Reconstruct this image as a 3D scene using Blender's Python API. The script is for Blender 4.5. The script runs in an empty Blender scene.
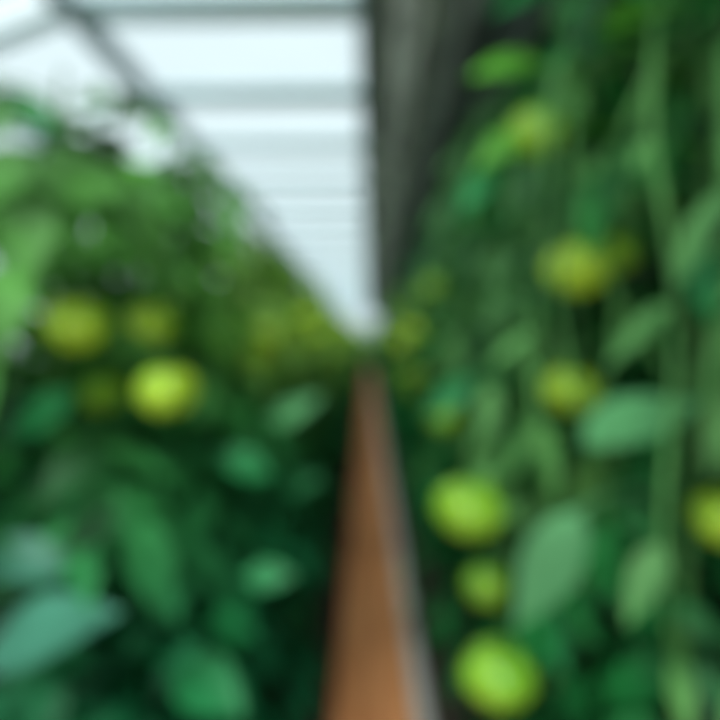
import bpy, math, random
from mathutils import Vector, Matrix, noise
random.seed(7)
S = bpy.context.scene
col = S.collection
CAMZ = 1.1

# ---------------- materials ----------------
def newmat(name):
    m = bpy.data.materials.new(name); m.use_nodes = True
    nt = m.node_tree
    for n in list(nt.nodes): nt.nodes.remove(n)
    out = nt.nodes.new('ShaderNodeOutputMaterial')
    return m, nt, out

def ramp(nt, stops, interp='LINEAR'):
    r = nt.nodes.new('ShaderNodeValToRGB')
    r.color_ramp.interpolation = interp
    e = r.color_ramp.elements
    while len(e) > 1: e.remove(e[-1])
    e[0].position = stops[0][0]; e[0].color = (*stops[0][1], 1)
    for p, c in stops[1:]:
        k = e.new(p); k.color = (*c, 1)
    return r

def leaf_mat(name, zstops, zmax, transl=0.3, rough=0.45, lo=.3, hi=2.1, scale=6):
    m, nt, out = newmat(name); L = nt.links
    tc = nt.nodes.new('ShaderNodeTexCoord')
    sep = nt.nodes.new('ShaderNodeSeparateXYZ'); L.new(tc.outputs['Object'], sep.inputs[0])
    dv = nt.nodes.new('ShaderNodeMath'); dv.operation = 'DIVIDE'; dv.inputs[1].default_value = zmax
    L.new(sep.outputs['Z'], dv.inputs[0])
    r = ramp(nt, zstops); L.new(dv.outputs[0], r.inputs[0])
    nz = nt.nodes.new('ShaderNodeTexNoise'); nz.inputs['Scale'].default_value = scale; nz.inputs['Detail'].default_value = 3
    L.new(tc.outputs['Object'], nz.inputs['Vector'])
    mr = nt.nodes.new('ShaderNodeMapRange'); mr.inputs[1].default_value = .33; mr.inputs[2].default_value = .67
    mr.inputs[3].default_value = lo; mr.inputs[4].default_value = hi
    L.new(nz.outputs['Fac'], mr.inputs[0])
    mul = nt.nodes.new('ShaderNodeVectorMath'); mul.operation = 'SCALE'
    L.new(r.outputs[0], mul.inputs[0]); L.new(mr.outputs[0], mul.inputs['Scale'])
    b = nt.nodes.new('ShaderNodeBsdfPrincipled'); b.inputs['Roughness'].default_value = rough
    b.inputs['Specular IOR Level'].default_value = .25
    L.new(mul.outputs[0], b.inputs['Base Color'])
    t = nt.nodes.new('ShaderNodeBsdfTranslucent'); L.new(mul.outputs[0], t.inputs['Color'])
    mx = nt.nodes.new('ShaderNodeMixShader'); mx.inputs[0].default_value = transl
    L.new(b.outputs[0], mx.inputs[1]); L.new(t.outputs[0], mx.inputs[2]); L.new(mx.outputs[0], out.inputs[0])
    return m

def simple(name, c1, c2, scale=8, rough=.6, metal=0, stretch=(1, 1, 1), spec=.5):
    m, nt, out = newmat(name); L = nt.links
    tc = nt.nodes.new('ShaderNodeTexCoord'); mp = nt.nodes.new('ShaderNodeMapping'); mp.inputs['Scale'].default_value = stretch
    L.new(tc.outputs['Object'], mp.inputs[0])
    nz = nt.nodes.new('ShaderNodeTexNoise'); nz.inputs['Scale'].default_value = scale; nz.inputs['Detail'].default_value = 5
    L.new(mp.outputs[0], nz.inputs['Vector'])
    r = ramp(nt, [(.3, c1), (.7, c2)]); L.new(nz.outputs['Fac'], r.inputs[0])
    b = nt.nodes.new('ShaderNodeBsdfPrincipled'); b.inputs['Roughness'].default_value = rough; b.inputs['Metallic'].default_value = metal
    b.inputs['Specular IOR Level'].default_value = spec
    L.new(r.outputs[0], b.inputs['Base Color']); L.new(b.outputs[0], out.inputs[0])
    return m

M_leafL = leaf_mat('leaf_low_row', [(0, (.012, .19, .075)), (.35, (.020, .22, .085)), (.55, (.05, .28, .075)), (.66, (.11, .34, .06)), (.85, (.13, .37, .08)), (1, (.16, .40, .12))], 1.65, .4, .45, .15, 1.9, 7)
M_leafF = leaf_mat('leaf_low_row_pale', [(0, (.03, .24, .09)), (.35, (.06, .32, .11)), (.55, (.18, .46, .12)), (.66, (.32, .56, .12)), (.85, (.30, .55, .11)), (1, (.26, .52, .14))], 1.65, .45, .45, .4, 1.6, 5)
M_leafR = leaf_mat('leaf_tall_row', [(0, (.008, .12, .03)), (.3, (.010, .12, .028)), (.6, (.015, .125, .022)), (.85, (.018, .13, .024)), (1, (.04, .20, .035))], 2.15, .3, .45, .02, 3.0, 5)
M_blue = leaf_mat('leaf_bluish', [(0, (.08, .26, .19)), (1, (.05, .26, .15))], 2, .15, .35, .7, 1.4)
M_light = leaf_mat('leaf_light_green', [(0, (.13, .46, .17)), (1, (.18, .54, .22))], 2, .25, .4, .7, 1.4)
M_mid = leaf_mat('leaf_mid_green', [(0, (.02, .26, .09)), (1, (.03, .30, .07))], 2, .25, .4, .5, 1.5)
M_yel = leaf_mat('leaf_yellow_green', [(0, (.12, .44, .04)), (1, (.14, .48, .05))], 2, .3, .4, .6, 1.5)
M_stem = simple('stem_green', (.06, .22, .04), (.14, .36, .09), 12, .6)
M_shoot = simple('shoot_pale_green', (.015, .12, .02), (.20, .56, .14), 4, .6)
M_calyx = simple('calyx_green', (.03, .18, .02), (.06, .26, .03), 30, .6)
M_wood = simple('walkway_wood', (.46, .17, .06), (.74, .33, .14), 5, .7, 0, (6, .6, 1), .2)
M_metal = simple('pipe_paint', (.50, .50, .48), (.66, .65, .62), 6, .6, 0)
M_soil = simple('soil', (.012, .010, .008), (.045, .03, .02), 12, .95)
M_frame = simple('frame_aluminium', (.60, .76, .82), (.68, .82, .88), 3, .45, 0)
M_purlin = simple('purlin_steel', (.20, .26, .29), (.28, .34, .36), 3, .5, 0)
M_knee = simple('knee_wall_concrete', (.012, .05, .03), (.03, .09, .05), 4, .9)
M_rwall = simple('dark_screen', (.005, .009, .007), (.01, .018, .013), 3, .9, 0, (1, 1, .2))
M_string = simple('twine', (.3, .34, .26), (.4, .44, .34), 20, .8)

def fruit_mat(name, lo, hi):
    m, nt, out = newmat(name); L = nt.links
    tc = nt.nodes.new('ShaderNodeTexCoord')
    sep = nt.nodes.new('ShaderNodeSeparateXYZ'); L.new(tc.outputs['Object'], sep.inputs[0])
    nz = nt.nodes.new('ShaderNodeTexNoise'); nz.inputs['Scale'].default_value = 16; L.new(tc.outputs['Object'], nz.inputs[0])
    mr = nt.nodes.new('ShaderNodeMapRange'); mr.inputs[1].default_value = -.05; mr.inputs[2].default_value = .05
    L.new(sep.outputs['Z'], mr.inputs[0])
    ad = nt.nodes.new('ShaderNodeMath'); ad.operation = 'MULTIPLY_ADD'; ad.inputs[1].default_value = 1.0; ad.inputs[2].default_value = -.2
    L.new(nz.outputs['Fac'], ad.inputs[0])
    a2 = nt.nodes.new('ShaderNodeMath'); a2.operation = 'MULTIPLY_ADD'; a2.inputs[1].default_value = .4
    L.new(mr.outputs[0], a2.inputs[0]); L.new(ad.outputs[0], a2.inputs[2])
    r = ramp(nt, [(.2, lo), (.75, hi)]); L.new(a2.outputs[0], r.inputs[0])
    b = nt.nodes.new('ShaderNodeBsdfPrincipled'); b.inputs['Roughness'].default_value = .3
    b.inputs['Subsurface Weight'].default_value = .15; b.inputs['Subsurface Radius'].default_value = (.02, .03, .01)
    L.new(r.outputs[0], b.inputs['Base Color']); L.new(b.outputs[0], out.inputs[0])
    return m
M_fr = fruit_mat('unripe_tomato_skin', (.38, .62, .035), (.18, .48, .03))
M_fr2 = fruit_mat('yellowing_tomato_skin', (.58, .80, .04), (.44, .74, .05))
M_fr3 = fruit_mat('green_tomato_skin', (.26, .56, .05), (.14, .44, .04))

m, nt, out = newmat('greenhouse_glass'); M_glass = m
tr = nt.nodes.new('ShaderNodeBsdfTransparent'); tr.inputs[0].default_value = (.665, .765, .785, 1)
tl = nt.nodes.new('ShaderNodeBsdfTranslucent'); tl.inputs[0].default_value = (.40, .49, .52, 1)
nz = nt.nodes.new('ShaderNodeTexNoise'); nz.inputs['Scale'].default_value = 1.5
tc = nt.nodes.new('ShaderNodeTexCoord'); nt.links.new(tc.outputs['Object'], nz.inputs[0])
mr = nt.nodes.new('ShaderNodeMapRange'); mr.inputs[3].default_value = .05; mr.inputs[4].default_value = .4
nt.links.new(nz.outputs['Fac'], mr.inputs[0])
mx = nt.nodes.new('ShaderNodeMixShader'); nt.links.new(mr.outputs[0], mx.inputs[0])
nt.links.new(tr.outputs[0], mx.inputs[1]); nt.links.new(tl.outputs[0], mx.inputs[2]); nt.links.new(mx.outputs[0], out.inputs[0])

m, nt, out = newmat('weathered_roof_boards'); M_ceil = m; L = nt.links
tc = nt.nodes.new('ShaderNodeTexCoord'); sep = nt.nodes.new('ShaderNodeSeparateXYZ'); L.new(tc.outputs['Object'], sep.inputs[0])
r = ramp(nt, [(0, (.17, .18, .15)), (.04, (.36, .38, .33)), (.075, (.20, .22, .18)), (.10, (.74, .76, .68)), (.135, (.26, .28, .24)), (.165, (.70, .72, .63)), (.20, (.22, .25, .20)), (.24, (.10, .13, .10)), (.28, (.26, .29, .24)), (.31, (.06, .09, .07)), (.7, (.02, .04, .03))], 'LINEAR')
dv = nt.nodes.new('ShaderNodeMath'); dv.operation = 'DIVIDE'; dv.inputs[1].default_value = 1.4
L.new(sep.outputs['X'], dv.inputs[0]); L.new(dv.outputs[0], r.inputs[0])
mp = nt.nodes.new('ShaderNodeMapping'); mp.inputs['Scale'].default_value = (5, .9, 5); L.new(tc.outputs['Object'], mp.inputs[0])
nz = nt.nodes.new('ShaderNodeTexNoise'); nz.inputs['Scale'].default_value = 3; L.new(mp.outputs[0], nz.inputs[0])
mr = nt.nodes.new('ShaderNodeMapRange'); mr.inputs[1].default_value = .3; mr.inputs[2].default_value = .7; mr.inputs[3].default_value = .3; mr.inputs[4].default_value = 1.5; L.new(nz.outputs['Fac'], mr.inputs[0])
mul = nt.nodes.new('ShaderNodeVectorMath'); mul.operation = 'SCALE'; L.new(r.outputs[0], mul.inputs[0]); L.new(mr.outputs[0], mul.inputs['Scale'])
b = nt.nodes.new('ShaderNodeBsdfPrincipled'); b.inputs['Roughness'].default_value = .8
L.new(mul.outputs[0], b.inputs['Base Color']); L.new(b.outputs[0], out.inputs[0])

# ---------------- mesh helpers ----------------
def mesh_obj(name, vs, fs, mat, loc=(0, 0, 0), smooth=False):
    me = bpy.data.meshes.new(name); me.from_pydata([tuple(v) for v in vs], [], fs); me.update()
    if smooth: me.polygons.foreach_set('use_smooth', [True] * len(me.polygons))
    me.materials.append(mat)
    o = bpy.data.objects.new(name, me); o.location = loc; col.objects.link(o)
    return o

def box(vs, fs, lo, hi):
    b = len(vs)
    for x in (lo[0], hi[0]):
        for y in (lo[1], hi[1]):
            for z in (lo[2], hi[2]): vs.append((x, y, z))
    for f in ((0, 1, 3, 2), (4, 6, 7, 5), (0, 4, 5, 1), (2, 3, 7, 6), (0, 2, 6, 4), (1, 5, 7, 3)):
        fs.append(tuple(b + i for i in f))

def tube(vs, fs, pts, rads, n=6, cap=True):
    b = len(vs); pts = [Vector(p) for p in pts]
    up = Vector((.13, .31, 1)).normalized()
    for i, p in enumerate(pts):
        t = (pts[min(i + 1, len(pts) - 1)] - pts[max(i - 1, 0)])
        if t.length < 1e-7: t = Vector((0, 0, 1))
        t.normalize()
        a = t.cross(Vector((1, .2, 0)) if abs(t.z) > .8 else up).normalized(); c = t.cross(a)
        for k in range(n):
            an = 2 * math.pi * k / n
            vs.append(p + (a * math.cos(an) + c * math.sin(an)) * rads[i])
    for i in range(len(pts) - 1):
        for k in range(n):
            k2 = (k + 1) % n
            fs.append((b + i * n + k, b + i * n + k2, b + (i + 1) * n + k2, b + (i + 1) * n + k))
    if cap:
        fs.append(tuple(b + k for k in range(n)))
        fs.append(tuple(b + (len(pts) - 1) * n + k for k in reversed(range(n))))

def leaflet(vs, fs, o, d, nrm, L, W, droop=.25, nseg=6, serr=.12, fold=.18, peak=.72):
    d = d.normalized(); side = d.cross(nrm).normalized(); nrm = side.cross(d).normalized()
    b = len(vs)
    for i in range(nseg + 1):
        t = i / nseg
        w = W * .5 * (math.sin(math.pi * min(1, t ** peak)) ** (.85 if t < .4 else 1.05) if 0 < t < 1 else 0.02)
        if i % 2: w *= 1 + serr
        c = o + d * (L * t) - nrm * (droop * L * t * t)
        vs.append(c + side * w + nrm * w * fold + d * L * .02)
        vs.append(c)
        vs.append(c - side * w + nrm * w * fold + d * L * .02)
    for i in range(nseg):
        a = b + i * 3
        fs.append((a, a + 1, a + 4, a + 3)); fs.append((a + 1, a + 2, a + 5, a + 4))

# ---------------- tomato ----------------
def tomato_mesh(mat, name):
    vs, fs = [], []; R = .05; n, mm = 30, 16
    vs.append((0, 0, R * .66))
    for j in range(1, mm):
        ph = math.pi * j / mm
        for i in range(n):
            th = 2 * math.pi * i / n
            lob = 1 + .05 * math.cos(5 * th) * math.sin(ph) + .015 * math.cos(3 * th + 1)
            rr = R * math.sin(ph) * lob
            z = R * .86 * math.cos(ph)
            if ph < .7: z -= R * .2 * (1 - ph / .7) ** 2
            vs.append((rr * math.cos(th), rr * math.sin(th), z))
    vs.append((0, 0, -R * .83))
    for i in range(n): fs.append((0, 1 + i, 1 + (i + 1) % n))
    for j in range(mm - 2):
        for i in range(n):
            a = 1 + j * n; fs.append((a + i, a + n + i, a + n + (i + 1) % n, a + (i + 1) % n))
    l = len(vs) - 1; a = 1 + (mm - 2) * n
    for i in range(n): fs.append((l, a + (i + 1) % n, a + i))
    me = bpy.data.meshes.new(name); me.from_pydata(vs, [], fs); me.update()
    me.polygons.foreach_set('use_smooth', [True] * len(me.polygons)); me.materials.append(mat)
    return me
ME_T = tomato_mesh(M_fr, 'tomato'); ME_T2 = tomato_mesh(M_fr2, 'tomato_yellowing'); ME_T3 = tomato_mesh(M_fr3, 'tomato_green')
MT = [ME_T, ME_T2, ME_T3]
vs, fs = [], []
for k in range(5):
    a = 2 * math.pi * k / 5
    leaflet(vs, fs, Vector((0, 0, .036)), Vector((math.cos(a), math.sin(a), .22)), Vector((0, 0, 1)), .044, .017, .5, 5, 0, .1)
tube(vs, fs, [(0, 0, .034), (0, 0, .05), (.002, 0, .062)], [.003, .0025, .0028], 6)
ME_C = bpy.data.meshes.new('calyx'); ME_C.from_pydata([tuple(v) for v in vs], [], fs); ME_C.materials.append(M_calyx)

CAM = Vector((0, 0, CAMZ))
def segdist(p, a, b):
    ab = b - a; t = max(0, min(1, (p - a).dot(ab) / ab.length_squared)); return (a + ab * t - p).length

# ---------------- plants ----------------
def stem_fn(H, seed):
    r = random.Random(seed); a, b2, c, e = [r.uniform(0, 6) for _ in range(4)]
    def f(z):
        k = min(1, z / .5)
        return Vector((k * (.025 * math.sin(z * 4 + a) + .012 * math.sin(z * 9 + b2)) , k * (.025 * math.sin(z * 3.4 + c) + .012 * math.sin(z * 8 + e)), z))
    return f

def build_foliage(H, seed, side, n, avoid=(), base=Vector((0, 0, 0)), big=1.0):
    r = random.Random(seed * 31 + 5); f = stem_fn(H, seed)
    vs, fs = [], []
    az = r.uniform(0, 6)
    tall = H > 1.8
    for i in range(n):
        t = (i + r.random() * .8) / n
        z = .10 + (H - .14) * t
        az += 2.4 + r.uniform(-.4, .4)
        if not tall and z > 1.2 and r.random() < .34: continue
        taper = 1.0
        z0 = 1.3 if tall else 1.1
        if z > z0: taper = 1 - (.42 if tall else .35) * (z - z0) / max(.3, H - z0)
        Ln = r.uniform(.25, .37) * taper
        dirh = Vector((math.cos(az), math.sin(az), 0))
        up0 = r.uniform(.1, .7)
        p0 = f(z); pts = []
        dr = r.uniform(.3, .9) if tall else r.uniform(.15, .5)
        for k in range(6):
            s = k / 5
            pts.append(p0 + dirh * (Ln * s) + Vector((0, 0, Ln * (up0 * s - (up0 + dr) * s * s))))
        sub_v, sub_f = [], []
        tube(sub_v, sub_f, pts, [.0034 - .0004 * k for k in range(6)], 4, False)
        centers = []
        def at(s):
            x = s * 5; k = min(4, int(x)); return pts[k].lerp(pts[k + 1], x - k)
        ll = r.uniform(.085, .135) * (0.75 + .25 * taper) * big
        hang = r.uniform(.3, 1.6) if tall else r.uniform(0, .45)
        for s, sc in ((.38, .75), (.64, 1), (.85, .9)):
            for sd in (-1, 1):
                pp = at(s + r.uniform(-.03, .03)); fw = (at(min(1, s + .1)) - pp).normalized()
                sdv = fw.cross(Vector((0, 0, 1))).normalized() * sd
                d = (sdv + fw * r.uniform(.3, .9) + Vector((0, 0, r.uniform(-.3, .2) - hang))).normalized()
                nr = (Vector((0, 0, 1)) + Vector((r.uniform(-.5, .5), r.uniform(-.5, .5), 0)) - d * .2 + dirh * (.5 + hang)).normalized()
                l2 = ll * sc * r.uniform(.8, 1.15)
                leaflet(sub_v, sub_f, pp, d, nr, l2, l2 * (r.uniform(.34, .5) if tall else r.uniform(.48, .62)), r.uniform(.1, .45))
                centers.append(pp + d * l2 * .5)
        d = (pts[5] - pts[4]).normalized()
        leaflet(sub_v, sub_f, pts[5], d, (Vector((0, 0, 1)) + dirh * .7).normalized(), ll * 1.2, ll * .6, .3)
        centers.append(pts[5] + d * ll * .6)
        bad = False
        for c in centers:
            w = base + c
            if side:
                if (w - CAM).length < .6 or (w.y < .6): bad = True; break
                if side > 0 and w.x > (-.13 if w.z > .45 else -.08): bad = True; break
                if side < 0 and w.x < .15: bad = True; break
            if c.z > H + .06: bad = True; break
            for (q, rad) in avoid:
                if w.y < q.y + .03 and segdist(w, CAM, q) < rad: bad = True; break
            if bad: break
        if bad: continue
        b = len(vs); vs += sub_v; fs += [tuple(b + j for j in ff) for ff in sub_f]
    return vs, fs

def build_stem(H, seed, fruits):
    f = stem_fn(H, seed); vs, fs = [], []
    N = 22
    tube(vs, fs, [f(H * i / N) for i in range(N + 1)], [.011 - .006 * i / N for i in range(N + 1)], 8)
    for (p, s) in fruits:
        top = p + Vector((0, 0, .058 * s))
        zz = min(H - .02, top.z + .06); a = f(zz)
        mid = a.lerp(top, .55) + Vector((0, 0, .05))
        pts = []
        for k in range(8):
            t = k / 7; pts.append(a * (1 - t) ** 2 + mid * 2 * t * (1 - t) + top * t * t)
        tube(vs, fs, pts, [.0036 - .0001 * k for k in range(8)], 5)
    return vs, fs

def build_shoot(H, seed, az, reach, avoid, base):
    r = random.Random(seed); f = stem_fn(H, seed // 100)
    z1 = r.uniform(H - .7, H - .05); z2 = r.uniform(.3, 1.1)
    dirh = Vector((math.cos(az), math.sin(az), 0)); a = f(z1)
    pts = []
    N = 30; ph = r.uniform(0, 6); am = r.uniform(.02, .045); lean = r.uniform(-.16, .16)
    for k in range(N):
        t = k / (N - 1)
        out_ = reach * min(1, (t * 3.5)) ** .6 - .06 * t
        z = z1 + .08 * math.sin(min(1, t * 5) * math.pi) - (z1 - z2) * t
        pts.append(a * 1 + dirh * out_ + Vector((am * math.sin(t * 10 + ph), am * math.cos(t * 8 + ph) + lean * t, z - z1)))
    vs, fs = [], []
    tube(vs, fs, pts, [.0062 - .003 * k / N for k in range(N)], 6)
    for k in range(3, N - 1, 1):
        if r.random() < .35: continue
        an = r.uniform(0, 6.28); dd = Vector((math.cos(an), math.sin(an) , -r.uniform(.6, 2.4))).normalized()
        nn = (Vector((math.cos(an), math.sin(an), .3)) + Vector((0, -.6, 0))).normalized()
        l = r.uniform(.07, .16); c = base + pts[k] + dd * l * .5
        if c.x < .15 or any(c.y < q.y + .03 and segdist(c, CAM, q) < rad + .02 for q, rad in avoid): continue
        leaflet(vs, fs, pts[k], dd, nn, l, l * r.uniform(.22, .40), .15, 8, .05)
    return vs, fs

def broad_leaf(f, H, lp, d, nr, L, W):
    vs, fs = [], []
    d = Vector(d).normalized(); nr = Vector(nr).normalized()
    o = lp - d * L * .5
    leaflet(vs, fs, o, d, nr, L, W, .12, 14, .03, .3, .8)
    zz = max(.1, min(H - .03, o.z - .03)); a = f(zz)
    mid = a.lerp(o, .6) + Vector((0, 0, .03))
    pts = [a * (1 - t) ** 2 + mid * 2 * t * (1 - t) + o * t * t for t in [k / 7 for k in range(8)]]
    tube(vs, fs, pts + [o + d * L * .5 - nr * L * .034], [.004] * 8 + [.0015], 5)
    return vs, fs

# feature fruits: (x, y, z, scale, skin, clearance)
FR = [(.146, .80, .864, 1.0, 0, .062), (.193, .82, .609, 1.05, 0, .062), (.37, 1.0, 1.234, 1.15, 1, .09), (.293, 1.0, 1.47, 1.0, 0, .07),
      (.397, 1.1, 1.01, 1.05, 1, .075), (.575, .90, .82, 1.0, 1, .09), (.24, 1.12, .61, .9, 0, .05), (.20, 1.45, .91, .85, 0, .04),
      (.46, 1.08, 1.27, .95, 0, .07), (.23, 2.0, 1.3, .9, 0, .02), (.2, 2.4, 1.15, 1, 1, .02), (.2, 2.6, .95, 1, 0, .02), (.19, 3.1, 1.1, 1, 1, .02)]
FL = [(-.497, .95, 1.134, 1.1, 1, .075), (-.344, .95, 1.02, 1.0, 1, .06), (-.428, 1.1, 1.14, .95, 1, .075), (-.526, 1.1, 1.0, .85, 0, .05),
      (-.30, 1.7, 1.13, .95, 1, .04), (-.34, 1.75, 1.06, .9, 1, .02), (-.27, 2.3, 1.12, 1, 1, .02), (-.25, 2.2, 1.2, 1, 1, .02), (-.26, 3.0, 1.15, 1, 1, .02)]
V = Vector
LR = [(.389, .80, .993, (.9, .05, .42), (-.3, -.5, .8), .19, .095, M_light, 'broad pale green leaf tilted upwards', .095),
      (.253, .78, .787, (-.55, -.15, -.85), (-.35, -.8, .5), .19, .08, M_light, 'broad pale green leaf hanging down', .08),
      (.245, 1.0, 1.585, (-.9, -.1, -.1), (0, -.8, .6), .14, .07, M_yel, 'bright yellow-green leaf', .05),
      (.23, .98, 1.44, (-.7, -.1, -.5), (0, -.8, .6), .12, .055, M_yel, 'bright yellow-green leaf', .03),
      (.19, 1.0, 1.37, (-.6, -.1, -.7), (0, -.8, .6), .11, .05, M_mid, 'mid green leaf', .02),
      (.43, .90, 1.62, (.8, -.1, .35), (0, -.8, .6), .15, .07, M_yel, 'bright yellow-green leaf', .04),
      (.36, .95, 1.60, (-.7, -.1, -.35), (0, -.8, .6), .14, .07, M_mid, 'mid green leaf', .03),
      (.28, .98, 1.70, (-.7, -.1, -.25), (0, -.8, .6), .15, .06, M_mid, 'mid green leaf', .02),
      (.50, .84, 1.19, (.2, -.1, -.95), (-.3, -.9, .1), .14, .05, M_mid, 'mid green hanging leaf', .02),
      (.31, .95, .60, (.3, -.2, -.8), (-.2, -.9, .3), .14, .06, M_mid, 'mid green leaf', .03),
      (.18, 1.25, .98, (-.6, -.2, -.5), (0, -.9, .4), .13, .06, M_mid, 'mid green leaf', .03)]
LL = [(-.445, .76, .70, (.85, .05, .35), (.1, -.45, .9), .19, .115, M_blue, 'large bluish green leaf with a soft sheen', .10),
      (-.52, .82, .78, (-.6, -.1, .2), (.2, -.7, .7), .15, .07, M_blue, 'large bluish green leaf with a soft sheen', .04),
      (-.25, .86, .56, (.5, -.3, -.1), (.1, -.6, .8), .14, .09, M_mid, 'bright green leaf', .03),
      (-.17, .95, .70, (.8, -.1, .1), (.1, -.8, .6), .09, .05, M_mid, 'bright green leaf', .0),
      (-.36, .95, .75, (-.8, -.1, -.2), (.1, -.7, .7), .10, .06, M_mid, 'bright green leaf', .0),
      (-.30, .95, .73, (.7, -.3, -.2), (.1, -.7, .7), .10, .055, M_mid, 'bright green leaf', .0),
      (-.50, .84, .99, (-.7, -.1, -.4), (.2, -.8, .5), .12, .06, M_mid, 'bright green leaf', .0),
      (-.43, 1.0, 1.40, (.8, -.1, .3), (.1, -.8, .6), .11, .06, M_yel, 'yellow-green young leaf', .0),
      (-.50, 1.0, 1.36, (-.8, -.1, .1), (.1, -.8, .6), .11, .06, M_yel, 'yellow-green young leaf', .0),
      (-.58, .95, 1.50, (-.5, -.1, .5), (.1, -.8, .6), .12, .06, M_mid, 'bright green leaf', .0),
      (-.24, 1.1, .86, (.8, -.1, -.3), (.1, -.8, .6), .11, .06, M_mid, 'bright green leaf', .0),
      (-.20, 1.5, .92, (.8, -.1, .5), (.4, -.8, .6), .17, .06, M_light, 'pale green leaf', .05),
      (-.19, 1.5, .72, (.8, -.1, .3), (.4, -.8, .6), .13, .06, M_mid, 'bright green leaf', .0),
      (-.22, .9, .64, (-.2, -.3, .3), (.1, -.8, .6), .10, .07, M_mid, 'bright green leaf', .0)]

def add_child(name, me_or_vf, mat, parent, loc=(0, 0, 0), smooth=True):
    if isinstance(me_or_vf, tuple):
        o = mesh_obj(name, me_or_vf[0], me_or_vf[1], mat, loc, smooth)
    else:
        o = bpy.data.objects.new(name, me_or_vf); o.location = loc; col.objects.link(o)
    o.parent = parent
    return o

ylist = [1.0 + .5 * i for i in range(14)]
while ylist[-1] < 23.5: ylist.append(ylist[-1] + .8)
def row(side, cx, Hbase, feats, leaves, name_label, group):
    variants = []
    r = random.Random(99 + side)
    def nearest(y): return min(range(len(ylist)), key=lambda i: abs(ylist[i] - y))
    av = [(V(q[:3]), q[5]) for q in feats] + [(V(q[:3]), q[9]) for q in leaves]
    for i, y in enumerate(ylist):
        near = i < 5
        x = cx + r.uniform(-.02, .02); base = V((x, y, 0))
        H = Hbase * (r.uniform(.93, 1.03) if side > 0 else r.uniform(.94, 1.0) if i else 1.0)
        e = bpy.data.objects.new('tomato_plant', None); e.location = base; e.empty_display_size = .2; col.objects.link(e)
        e['label'] = name_label
        e['category'] = 'tomato plant'; e['group'] = group
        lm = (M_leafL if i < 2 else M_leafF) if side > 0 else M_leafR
        if near:
            seed = i + (1 if side > 0 else 50)
            ff = [(V(q[:3]) - base, q[3], q[4]) for q in feats if nearest(q[1]) == i]
            rr = random.Random(seed)
            fv = build_foliage(H, seed, side, 175 if side > 0 else 110, av, base, .92 if side > 0 else 1.0)
            sv = build_stem(H, seed, [(p, s) for p, s, _ in ff])
            add_child('stem', sv, M_stem, e)
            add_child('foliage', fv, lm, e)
            if side < 0 and i < 4:
                for k in range(7):
                    a = math.pi + .35 + (k - 3) * .34
                    if i == 0: a = math.pi + .6 + (k - 3) * .32
                    reach = rr.uniform(.22, .36)
                    while (base.x + math.cos(a) * reach) < .2: reach -= .02
                    add_child('side_shoot', build_shoot(H, seed * 100 + k, a, reach, av, base), M_shoot, e)
            for p, s, yl in ff:
                t = add_child('tomato', MT[yl], None, e, p)
                t.scale = (s, s, s); t.rotation_euler = (rr.uniform(-.15, .35), rr.uniform(-.25, .25), rr.uniform(0, 6))
                if yl == 1: t['label'] = 'unripe tomato turning yellow'
                add_child('calyx', ME_C, None, t)
            f = stem_fn(H, seed)
            for q in leaves:
                if nearest(q[1]) != i: continue
                o = add_child('leaf', broad_leaf(f, H, V(q[:3]) - base, q[3], q[4], q[5], q[6]), q[7], e); o['label'] = q[8]
        else:
            vi = (i - 5) % 4
            if len(variants) <= vi:
                seed = 200 + vi + (0 if side > 0 else 20); rr = random.Random(seed)
                ff = []
                for k in range(7):
                    a = (0 if side > 0 else math.pi) + rr.uniform(-1.2, 1.2)
                    ff.append((V((math.cos(a) * .28, math.sin(a) * .2, rr.uniform(.7, 1.4 if side > 0 else 1.6))), 1))
                fv = build_foliage(Hbase, seed, 0, 115 if side > 0 else 110, big=1.1)
                sv = build_stem(Hbase, seed, ff)
                so = add_child('stem', sv, M_stem, e); fo = add_child('foliage', fv, lm, e)
                ts = [add_child('tomato', ME_T2 if rr.random() < .5 else ME_T, None, e, p) for p, s in ff]
                variants.append([so, fo] + ts)
            else:
                for src in variants[vi]:
                    c = src.copy(); c.parent = e; col.objects.link(c)
            e.scale = (1, 1, r.uniform(.92, 1.03) if side > 0 else r.uniform(.93, 1.0))
    return variants

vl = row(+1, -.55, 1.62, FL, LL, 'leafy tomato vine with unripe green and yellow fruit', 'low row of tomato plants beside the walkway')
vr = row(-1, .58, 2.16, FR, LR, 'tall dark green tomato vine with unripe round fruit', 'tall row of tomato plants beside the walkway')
for x in (-.5, .0, .5):
    e = bpy.data.objects.new('tomato_plant', None); e.location = (x, 24.8, 0); e.scale = (1, 1, 1.15); col.objects.link(e)
    e['label'] = 'tomato vine standing at the far end of the path'; e['category'] = 'tomato plant'; e['group'] = 'tomato plants across the end of the path'
    for src in vl[0]:
        c = src.copy(); c.parent = e; col.objects.link(c)

# ---------------- string + overhead wire ----------------
vs, fs = [], []; tube(vs, fs, [(.60, .2 + k * .7, 2.28) for k in range(34)], [.003] * 34, 6)
w = mesh_obj('support_wire', vs, fs, M_string); w['label'] = 'thin galvanised wire stretched above the tall tomato row'; w['category'] = 'wire'
vs, fs = [], []
tube(vs, fs, [(.0 + .012 * math.sin(k * 2.1), .012 * math.cos(k * 1.7), .12 + k * .18) for k in range(13)], [.0022] * 13, 5)
s0 = None
for i in range(8):
    if s0 is None: s0 = mesh_obj('support_string', vs, fs, M_string); o = s0
    else: o = s0.copy(); col.objects.link(o)
    o.location = (.59, ylist[i] + .25, 0)
    o['label'] = 'pale twine holding up a tall tomato vine'; o['category'] = 'string'; o['group'] = 'support strings of the tall row'

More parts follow.
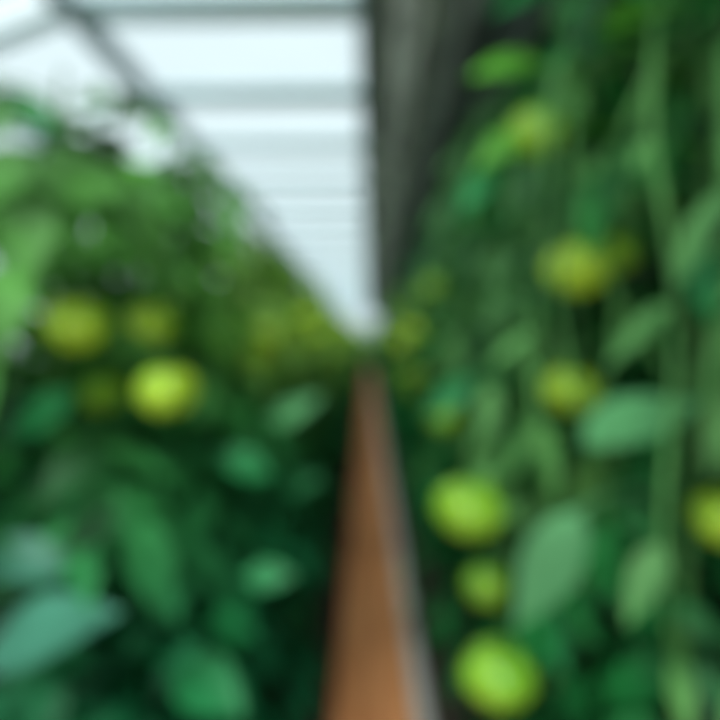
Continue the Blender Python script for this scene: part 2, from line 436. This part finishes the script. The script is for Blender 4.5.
# ---------------- walkway ----------------
YB, YE = -1.0, 26.0
vs, fs = [], []
y = -.5
while y < 24:
    for j in range(2):
        x0 = -.104 + j * .119
        box(vs, fs, (x0, y, .0), (x0 + .115, y + 1.99, .045))
    y += 2.0
w = mesh_obj('wooden_walkway', vs, fs, M_wood)
bv = w.modifiers.new('b', 'BEVEL'); bv.width = .004; bv.segments = 2
w['label'] = 'narrow brown timber board path between the plant rows'; w['category'] = 'walkway'
vs, fs = [], []
tube(vs, fs, [(.158, -.5 + k * 1.0, .026) for k in range(26)], [.024] * 26, 16)
p = mesh_obj('heating_pipe', vs, fs, M_metal, smooth=False)
p['label'] = 'pale grey metal pipe running along the wooden path'; p['category'] = 'pipe'

# ---------------- building ----------------
def st(o): o['kind'] = 'structure'; return o
vs, fs = [], []; box(vs, fs, (-2.2, YB, -.1), (1.55, YE, 0)); st(mesh_obj('floor', vs, fs, M_soil))
vs, fs = [], []; box(vs, fs, (-2.12, YB, 0), (-2.0, YE, 1.0)); st(mesh_obj('wall_left', vs, fs, M_knee))
vs, fs = [], []; box(vs, fs, (1.37, YB, 0), (1.47, YE, 2.04)); st(mesh_obj('wall_right', vs, fs, M_rwall))
vs, fs = [], []; box(vs, fs, (-2.0, YE - .06, 0), (1.37, YE, 1.1)); st(mesh_obj('wall_back', vs, fs, M_knee))
ZR = CAMZ + 1.5
vs, fs = [], []
nb = 12
for k in range(nb):
    xa = k * 1.4 / nb; xb = (k + 1) * 1.4 / nb + .01
    za = ZR - .6 * xa / 1.4 - .025 * (k % 2); zb = ZR - .6 * xb / 1.4 - .025 * (k % 2)
    b = len(vs)
    for yy in (YB, YE):
        vs += [(xa, yy, za), (xb, yy, zb), (xb, yy, zb + .03), (xa, yy, za + .03)]
    fs += [(b, b + 1, b + 5, b + 4), (b + 2, b + 3, b + 7, b + 6), (b + 1, b + 2, b + 6, b + 5), (b + 3, b, b + 4, b + 7), (b, b + 3, b + 2, b + 1), (b + 4, b + 5, b + 6, b + 7)]
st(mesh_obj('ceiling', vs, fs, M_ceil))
tn = [0]; wn = [0]
def trim(lo, hi, mat):
    tn[0] += 1; vs, fs = [], []; box(vs, fs, lo, hi); return st(mesh_obj('trim_%d' % tn[0], vs, fs, mat))
XR = -.035; XP = -1.33; XW = -2.0; ZW = ZR - .24
trim((XR - .01, YB, ZR - .05), (XR + .05, YE, ZR + .06), M_purlin)
trim((XP - .045, YB, ZR - .04), (XP + .045, YE, ZR + .05), M_purlin)
trim((XW - .05, YB, ZW - .05), (XW + .03, YE, ZW + .02), M_frame)
trim((XW - .05, YB, 1.0), (XW + .03, YE, 1.05), M_frame)
ys = [2.55 + .885 * k for k in range(-4, 27)]
ys = [v for v in ys if v < YE - .1]
for yy in ys:
    trim((XP + .045, yy - .10, ZR - .005), (XR - .01, yy + .10, ZR + .03), M_frame)
    tn[0] += 1
    vs = [(XP - .045, yy - .06, ZR - .02), (XP - .045, yy + .06, ZR - .02), (XP - .045, yy - .06, ZR + .03), (XP - .045, yy + .06, ZR + .03),
          (XW, yy - .06, ZW - .02), (XW, yy + .06, ZW - .02), (XW, yy - .06, ZW + .03), (XW, yy + .06, ZW + .03)]
    fs = [(0, 1, 5, 4), (2, 6, 7, 3), (0, 4, 6, 2), (1, 3, 7, 5), (0, 2, 3, 1), (4, 5, 7, 6)]
    st(mesh_obj('trim_%d' % tn[0], vs, fs, M_frame))
    trim((XW - .04, yy - .025, 1.05), (XW + .01, yy + .025, ZW - .05), M_frame)
for k in range(len(ys) - 1):
    a, b = ys[k] + .10, ys[k + 1] - .10
    wn[0] += 1
    vs = [(XR - .01, a, ZR + .02), (XR - .01, b, ZR + .02), (XP + .045, b, ZR + .02), (XP + .045, a, ZR + .02),
          (XP - .045, a, ZR + .01), (XP - .045, b, ZR + .01), (XW, b, ZW + .005), (XW, a, ZW + .005),
          (XW - .01, a, ZW - .05), (XW - .01, b, ZW - .05), (XW - .01, b, 1.05), (XW - .01, a, 1.05)]
    st(mesh_obj('window_%d' % wn[0], vs, [(0, 1, 2, 3), (4, 5, 6, 7), (8, 9, 10, 11)], M_glass))
wn[0] += 1
st(mesh_obj('window_%d' % wn[0], [(XW, YE - .03, 1.1), (1.37, YE - .03, 1.1), (1.37, YE - .03, 2.0), (0, YE - .03, ZR), (XP, YE - .03, ZR), (XW, YE - .03, ZW)], [(0, 1, 2, 3, 4, 5)], M_glass))
for xx in (-1.33, -.5, .3, 1.0):
    trim((xx - .025, YE - .08, 1.1), (xx + .025, YE - .04, 2.15), M_frame)
trim((XW, YE - .08, 1.9), (1.37, YE - .05, 1.96), M_frame)

# ---------------- light ----------------
wd = bpy.data.worlds.new('overcast'); S.world = wd; wd.use_nodes = True
bg = wd.node_tree.nodes['Background']; bg.inputs[0].default_value = (.94, .98, 1.0, 1); bg.inputs[1].default_value = 1.22
sl = bpy.data.lights.new('sun', 'SUN'); sl.energy = 5.2; sl.angle = math.radians(30); sl.color = (1, .98, .90)
so = bpy.data.objects.new('sun', sl); col.objects.link(so)
so.rotation_euler = V((.18, .75, -1)).to_track_quat('-Z', 'Y').to_euler()

# ---------------- camera ----------------
cd = bpy.data.cameras.new('camera'); cam = bpy.data.objects.new('camera', cd); col.objects.link(cam)
cd.sensor_width = 36; cd.lens = 28; cam.location = (0, 0, CAMZ)
cam.rotation_euler = (math.radians(90 - 1.7), 0, math.radians(.82))
cd.clip_start = .02
cd.dof.use_dof = True; cd.dof.focus_distance = .12; cd.dof.aperture_fstop = 3.4
S.camera = cam
S.view_settings.view_transform = 'Standard'
